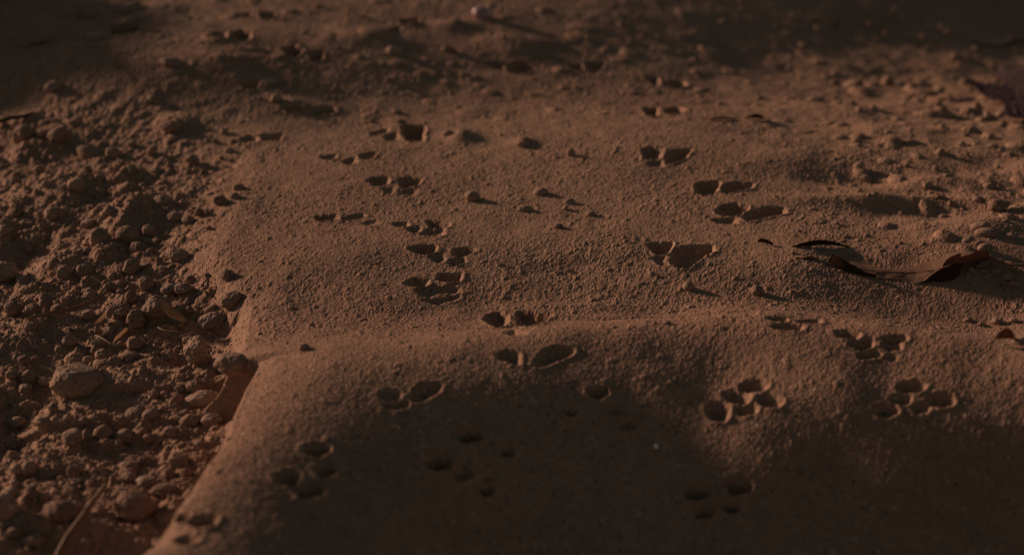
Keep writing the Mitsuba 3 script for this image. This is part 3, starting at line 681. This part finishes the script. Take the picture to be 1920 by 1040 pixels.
labels[far_leaf] = {'label': 'blurred dark purplish lobed leaf at the far right border', 'category': 'leaf'}
loft('leaf_fragment', [
    [(1396, 221, .001), (1414, 222, .002), (1434, 222, .001)],
    [(1400, 220, .003), (1416, 215, .006), (1432, 219, .003)],
    [(1404, 219, .003), (1418, 214, .006), (1430, 218, .003)],
], 'brown_leaf_material', 'dark hump of dead leaf right of the second print of the right trail', 'leaf', n=(20, 8), seed=17)
loft('leaf_fragment', [
    [(1326, 224, .001), (1345, 224, .001), (1384, 224, .001)],
    [(1328, 222, .002), (1350, 220, .003), (1382, 222, .002)],
    [(1332, 220, .002), (1352, 218, .003), (1378, 221, .002)],
], 'dusty_leaf_material', 'flat dusty leaf scrap left of the dark hump', 'leaf', n=(24, 8), seed=18)
# the crumbly strip
loft('leaf_fragment', [
    [(291, 552, .0170), (310, 566, .0140), (331, 581, .0100), (352, 599, .0060)],
    [(295, 564, .0168), (312, 579, .0136), (331, 591, .0094), (351, 602, .0056)],
    [(297, 573, .0160), (313, 590, .0126), (330, 599, .0086), (349, 605, .0050)],
], 'tan_leaf_material', 'tan boat shaped leaf scrap leaning over a black gap among clods', 'leaf', n=(36, 14), seed=21)
loft('leaf_fragment', [
    [(172, 606, 0.0054), (184, 598, 0.0065), (195, 585, 0.0080)],
    [(176, 608, 0.0054), (188, 602, 0.0072), (198, 590, 0.0095)],
    [(182, 609, 0.0053), (192, 606, 0.0065), (197, 596, 0.0085)],
], 'tan_leaf_material', 'small pale leaf flake left of the boat shaped scrap', 'leaf', n=(18, 12), seed=22)
loft('bark_chip', [
    [(211, 640, 0.0058), (224, 625, 0.0080), (236, 613, 0.0090)],
    [(213, 642, 0.0068), (229, 629, 0.0095), (243, 617, 0.0102)],
    [(216, 641, 0.0058), (233, 632, 0.0075), (247, 622, 0.0080)],
], 'tan_leaf_material', 'pale sliver of bark below the round clod', 'bark', n=(20, 12), seed=23)
loft('leaf_fragment', [
    [(1862, 640, .0015), (1882, 634, .003), (1905, 638, .001)],
    [(1868, 630, .0055), (1884, 620, .0085), (1902, 627, .005)],
    [(1874, 623, .0075), (1886, 615, .0100), (1898, 620, .0075)],
], 'red_leaf_material', 'reddish leaf tip sticking up at the right border behind the mound', 'leaf', n=(20, 12), seed=24)
twig('twig', [(52, 597, 0.0075, .0008), (90, 588, 0.0090, .0009), (128, 580, 0.0085, .0010), (162, 568, 0.0090, .0009), (190, 553, 0.0095, .0009), (206, 543, 0.0095, .0007)], 'twig_material', 'long thin brown twig lying left of the pale leaf flake', 'twig')
twig('twig', [(108, 1046, 0.0075, .0018), (132, 1000, 0.0095, .0016), (152, 972, 0.0105, .0014), (168, 948, 0.0105, .0013), (184, 926, 0.0100, .0011), (198, 909, 0.0085, .0009)], 'twig_material', 'straight twig in the lower left corner beside the long clod', 'twig')
twig('straw', [(296, 613, 0.0055, .0003), (310, 619, 0.0059, .00032), (334, 622, 0.0055, .0003)], 'straw_material', 'thin straw at the mouth of the black gap under the leaf', 'straw')
twig('straw', [(338, 630, 0.0055, .0003), (362, 624, 0.0065, .00032), (386, 620, 0.0057, .0003)], 'straw_material', 'thin straw right of the black gap', 'straw')
twig('straw', [(178, 628, 0.0055, .0003), (192, 634, 0.0065, .00035), (208, 645, 0.0055, .0003)], 'straw_material', 'thin pale straw beside the bark sliver', 'straw')
twig('twig', [(1822, 80, .003, .0012), (1850, 87, .002, .0013), (1880, 86, .003, .0013), (1930, 72, .006, .0013)], 'dark_twig_material', 'blurred dark bent twig in the upper right shade', 'twig')
twig('twig', [(-6, 230, .006, .0016), (22, 221, .006, .0016), (40, 219, .005, .0014), (60, 212, .004, .0009)], 'dark_twig_material', 'blurred black twig at the left border in the shade', 'twig')

# ------------------------------------------------------------------ lone pebbles and crumbs on the smooth sand
LONE = [
    (886, 367, 30, 22, 'brown pebble right of the wide print, the largest on the middle sand'), (1014, 360, 28, 16, 'low pebble right of the largest middle pebble'), (1070, 286, 18, 17, 'small lone pebble with a long shadow left of the right trail'),
    (1290, 538, 21, 20, 'round pebble below the largest sharp print'), (1420, 545, 23, 22, 'round pebble above the crest of the mound, left of the large leaf'), (570, 651, 20, 14, 'small dark crumb near the left corner of the mound crest'),
    (984, 391, 32, 13, 'half buried pebble below the low pebble'), (1068, 378, 22, 13, 'buried crumb in the middle of the sand between the trails'), (1108, 400, 18, 11, 'crumb right of the buried crumb'), (1060, 391, 13, 9, 'tiny crumb below the buried crumb'), (1046, 425, 20, 11, 'flat crumb below the other middle crumbs'),
    (1250, 604, 16, 9, 'small crumb on the sand just behind the mound crest'), (1868, 392, 30, 26, 'upright pointed pebble at the right, above the large leaf'), (1610, 315, 20, 14, 'rounded crumb on the ridge at the upper right'), (1803, 271, 14, 11, 'lone crumb at the far right under the lobed leaf'), (980, 268, 24, 12, 'blunt lump of sand above the lone pebble'),
    (840, 250, 24, 12, 'crumb on top of the low sand heap'), (1352, 192, 12, 8, 'tiny dark crumb right of the second print of the right trail'), (1850, 438, 40, 16, 'largest lump of the crumbs above the large leaf'), (1836, 425, 34, 12, 'flat lump behind the crumbs above the large leaf'), (1894, 441, 18, 12, 'round crumb at the right end of the lumps'), (1813, 455, 22, 11, 'low crumb just behind the large leaf'), (1626, 440, 13, 8, 'pale crumb above the large leaf'),
]
for px, py, w, h, lab in LONE:
    put_clod(px, py, w, h, lab, name='pebble', shape=ROUND, category='pebble', sink=.36 if h > 15 else .48)
put_clod(905, 29, 40, 26, 'blurred shiny purplish stone near the top edge', name='stone', shape=ROUND, category='stone', material='purple_stone_material', sink=.2)
put_clod(1230, 838, 9, 9, 'single white grain on the shaded face of the mound', name='quartz_grain', shape=ROUND, category='grain', material='quartz_material', sink=.1)

# ------------------------------------------------------------------ clods of the crumbly strip
CLODS = [
    (238, 442, 44, 40, 'smooth egg shaped clod below the peaked mound at left', ROUND), (186, 448, 42, 46, 'tall clod left of the egg shaped clod, casting a round shadow', None), (259, 472, 40, 36, 'block of dirt under the egg shaped clod', None), (247, 502, 34, 36, 'lit clod leaning left below the dirt block', None),
    (158, 509, 34, 30, 'round clod with black underside at the middle left', None), (120, 510, 32, 32, 'pale flattened clod beside the round clod with black underside', None), (332, 483, 48, 28, 'long clod with dark hollow side near the smooth sand', None), (352, 410, 26, 22, 'first of two crumbs in a row above the long clod', None), (374, 399, 20, 20, 'second smaller crumb in the row above the long clod', None), (440, 368, 20, 16, 'lone crumb at the upper end of the smooth edge', None),
    (304, 378, 36, 20, 'dark flat clod right of the peaked mound', None), (274, 537, 30, 30, 'shaded round clod above the boat shaped leaf', None), (316, 549, 36, 20, 'low lit clod right of the shaded round clod', None), (345, 549, 40, 22, 'rounded clod above the tip of the boat shaped leaf', None), (167, 554, 22, 16, 'small round crumb on the long twig', None),
    (5, 515, 60, 50, 'large dark clod cut by the left border', None), (99, 401, 34, 30, 'squarish clod at the foot of the far ridge', None), (141, 345, 34, 30, 'clod on the tip of the far left ridge', None), (30, 400, 24, 20, 'small lit clod in the dark hollow at the left', None), (278, 458, 24, 16, 'small crumb near the egg shaped clod', None),
    (255, 604, 38, 42, 'round clod standing before the leaf gap', None), (225, 598, 32, 24, 'brown clod left of the round clod at the leaf gap', None), (204, 628, 30, 20, 'clod beside the pale bark sliver', None), (293, 585, 56, 52, 'big clod carrying the boat shaped leaf', None), (185, 648, 32, 16, 'flat oval crumb below the bark sliver', None), (180, 664, 20, 22, 'upright crumb below the flat oval crumb', None), (194, 674, 36, 28, 'rough clod lowest of the three under the bark sliver', None), (166, 680, 22, 16, 'little crumb left of the rough clod', None), (253, 646, 34, 30, 'pointed clod right of the bark sliver', None), (243, 670, 34, 22, 'worn crumb under the pointed clod', None),
    (368, 668, 46, 54, 'tall split clod near the foot of the smooth edge', None), (436, 702, 68, 44, 'large dark clod under the notch of the smooth edge', None), (370, 724, 46, 28, 'rounded clod left of the large dark clod', None), (382, 747, 64, 34, 'broad clod under the rounded clod', None), (394, 606, 66, 34, 'long rough clod right of the leaf gap', None), (432, 567, 54, 34, 'shaded lump in the bay of the smooth edge', None), (395, 584, 30, 16, 'flat lit crumb between the long rough clod and the bay', None), (351, 571, 14, 14, 'small ball of dirt behind the boat shaped leaf', ROUND), (148, 717, 104, 68, 'biggest clod, a sloping boulder with a black underside', None), (355, 638, 30, 20, 'crumb above the tall split clod', None), (341, 697, 22, 12, 'small flat crumb left of the tall split clod', None),
    (55, 712, 36, 30, 'round clod left of the biggest clod', None), (84, 721, 26, 20, 'crumb between the round clod and the biggest clod', None), (47, 735, 26, 20, 'rough crumb below the round clod beside the biggest clod', None), (192, 809, 36, 32, 'left one of two like clods below the biggest clod', None), (232, 815, 40, 30, 'right one of two like clods below the biggest clod', None), (135, 829, 42, 34, 'round shaded clod left of the two like clods', None), (161, 818, 14, 22, 'thin upright crumb between the round shaded clod and its neighbours', None), (249, 775, 40, 26, 'worn clod above the two like clods', None), (279, 821, 24, 20, 'crumb with a pit in its side', None), (320, 816, 34, 20, 'clod left of the mound foot with a flat top', None), (353, 790, 44, 28, 'dull clod near the foot of the mound edge', None), (397, 788, 42, 28, 'clod touching the mound edge', None), (242, 872, 40, 24, 'wedge of dirt below the two like clods', None), (270, 864, 30, 22, 'crumb behind the wedge of dirt', None), (336, 864, 50, 30, 'ridged clod by the mound edge', None), (316, 889, 26, 24, 'crumb under the ridged clod', None), (346, 889, 30, 22, 'second crumb under the ridged clod, nearest the mound', None), (242, 896, 32, 22, 'rounded crumb below the wedge of dirt', None), (276, 906, 42, 24, 'clod above the big shaded clod at the bottom', None), (252, 955, 76, 66, 'big shaded clod with a lit left edge near the bottom', None), (114, 964, 66, 36, 'long clod with lit top in the lower left corner', None), (84, 940, 20, 20, 'small pointed crumb behind the long clod', None), (306, 922, 50, 26, 'crust of dirt against the mound near the bottom', None), (6, 970, 60, 66, 'dark clod at the lower left border', None), (62, 1016, 46, 30, 'blurred clod at the bottom left', None), (30, 1010, 30, 24, 'blurred crumb in the bottom left corner', None),
    (235, 52, 60, 34, 'blurred dark heap of dirt near the top left', None), (160, 28, 46, 22, 'blurred clod at the top left edge', None), (243, 16, 50, 24, 'blurred dark clod on the top edge', None), (45, 256, 46, 38, 'rounded clod at the left border below the black twig', None), (110, 252, 42, 36, 'pale clod right of the rounded border clod', None), (80, 254, 26, 22, 'crumb between the two clods below the black twig', None), (320, 118, 48, 18, 'blurred dark flat clod in the upper left shade', None), (290, 186, 30, 16, 'blurred crumb in the upper left shade', None), (320, 240, 44, 24, 'dark clod at the upper end of the crumbly strip', None), (516, 186, 26, 18, 'blunt clod on the rim of the soft far print', None), (166, 288, 50, 24, 'dark clod behind the far left ridge', None), (215, 290, 36, 22, 'second dark clod behind the far left ridge', None), (178, 70, 40, 22, 'blurred clod under the dark heap, top left', None), (60, 76, 60, 26, 'blurred clod in the top left corner', None), (100, 165, 40, 24, 'blurred clod in the left shade above the black twig', None), (295, 323, 24, 16, 'crumb above the dark flat clod', None), (205, 400, 26, 18, 'crumb on the slope of the peaked mound', None), (165, 418, 30, 18, 'lit crumb above the tall clod', None), (275, 500, 20, 14, 'little crumb right of the lit leaning clod', None), (285, 480, 24, 18, 'crumb beside the dirt block', None), (25, 590, 36, 26, 'clod at the left border level with the twig', None), (62, 590, 34, 26, 'crumb at the root end of the long twig', None), (110, 588, 30, 22, 'crumb under the middle of the long twig', None),
    (738, 95, 34, 18, 'pointed dark crumb in the far middle', None), (843, 94, 34, 16, 'blurred dark crumb right of the pointed one', None), (728, 150, 16, 12, 'small blurred dark crumb in the dim far sand', None), (872, 142, 24, 12, 'blurred crumb under the wide far print', None), (745, 211, 24, 10, 'flat blurred crumb above the square print hollow', None), (1665, 155, 24, 24, 'blurred upright crumb at the far right', None), (1600, 162, 40, 18, 'blurred dark lump left of the upright crumb', None), (1566, 157, 20, 14, 'blurred small lump left of the dark lump', None), (1530, 187, 36, 16, 'blurred lump below the other far right lumps', None),
]
for px, py, w, h, lab, shp in CLODS:
    put_clod(px, py, w * .92, h * .9, lab, shape=shp, sink=.62 if w > 90 else .48, deep=1.1)

# smaller clods between them, alike
taken = [(q[0], q[1], q[2]) for q in CLODS] + [(q[0], q[1], q[2]) for q in LONE]
made = 0
while made < 135:
    py = rng.uniform(240, 1030)
    edge_px = np.interp(py, [240, 300, 420, 470, 560, 640, 690, 720, 790, 880, 960, 1040], [470, 480, 440, 410, 450, 440, 430, 440, 410, 345, 285, 220])
    px = rng.uniform(0, edge_px)
    w = float(np.clip(8 + rng.exponential(8), 9, 30)) * np.interp(py, [240, 1000], [.85, 1.15])
    if any(abs(px - a) < (w + c) * .42 and abs(py - b) < (w + c) * .36 for a, b, c in taken):
        continue
    taken.append((px, py, w))
    put_clod(px, py, w, w * rng.uniform(.6, .95), 'small rounded brown clod among many in the crumbly strip left of the smooth sand', 'small clods of the crumbly strip', name='small_clod', shape=CLOD + ROUND, sink=.4)
    made += 1
made = 0
while made < 46:
    px, py = rng.uniform(1480, 1915), rng.uniform(215, 475)
    w = float(np.clip(6 + rng.exponential(5), 7, 22))
    if any(abs(px - a) < (w + c) * .5 and abs(py - b) < (w + c) * .4 for a, b, c in taken):
        continue
    taken.append((px, py, w))
    put_clod(px, py, w, w * rng.uniform(.5, .8), 'small crumb of dirt on the uneven sand behind the large leaf', 'small crumbs behind the large leaf', name='sand_crumb', shape=CLOD + ROUND, sink=.5, category='crumb')
    made += 1
for px, py, w in [(1800, 496, 16), (1838, 500, 22), (1868, 512, 18), (1890, 522, 22), (1905, 510, 16), (1850, 520, 14), (1822, 508, 15), (1900, 535, 18), (1870, 605, 22), (1900, 604, 16), (1912, 640, 26), (1840, 610, 14), (1815, 600, 16), (1880, 536, 14), (1780, 520, 14)]:
    put_clod(px, py, w, w * .62, 'small crumb of dirt in front of the large leaf at the right border', 'small crumbs in front of the large leaf', name='leaf_side_crumb', shape=CLOD + ROUND, sink=.45, category='crumb')
made = 0
while made < 24:
    px, py = rng.uniform(330, 1900), rng.uniform(8, 235)
    w = float(np.clip(8 + rng.exponential(6), 9, 26))
    if any(abs(px - a) < (w + c) * .5 and abs(py - b) < (w + c) * .4 for a, b, c in taken):
        continue
    taken.append((px, py, w))
    put_clod(px, py, w, w * rng.uniform(.45, .7), 'small blurred crumb of dirt on the far sand', 'small crumbs on the far sand', name='far_crumb', shape=CLOD, sink=.4, category='crumb')
    made += 1

# loose grains too many to count: one mesh
unit = trimesh.creation.icosphere(subdivisions=0)
UV, UF = np.array(unit.vertices), np.array(unit.faces)
NG = 34000
gy = CAM_H / np.tan(np.radians(rng.uniform(13, 31, NG)))
gt = rng.uniform(-.335, .335, NG)
gx = gt * depth_of(0, gy)
dz, cr = detail(gx, gy)
keep = rng.random(NG) < .30 + .70 * cr
gx, gy, cr = gx[keep], gy[keep], cr[keep]
gz = _trow(np.stack([gy, gx / depth_of(0, gy)], -1))
size = rng.uniform(.00022, .00048, len(gx)) * (1 + 1.9 * cr * rng.random(len(gx)) ** 2)
jit = UV[None] * rng.uniform(.7, 1.25, (len(gx), len(UV), 1))
GV = jit * size[:, None, None] * np.array([1, 1, .8]) + np.stack([gx, gy, gz + size * .35], -1)[:, None]
GF = UF[None] + (np.arange(len(gx)) * len(UV))[:, None, None]
scene['sand_grains'] = mikit.ply((GV.reshape(-1, 3), GF.reshape(-1, 3)), 'clod_material', smooth=False)
tag('sand_grains', 'loose coarse grains scattered over the brown sand', 'sand grains', kind='stuff')
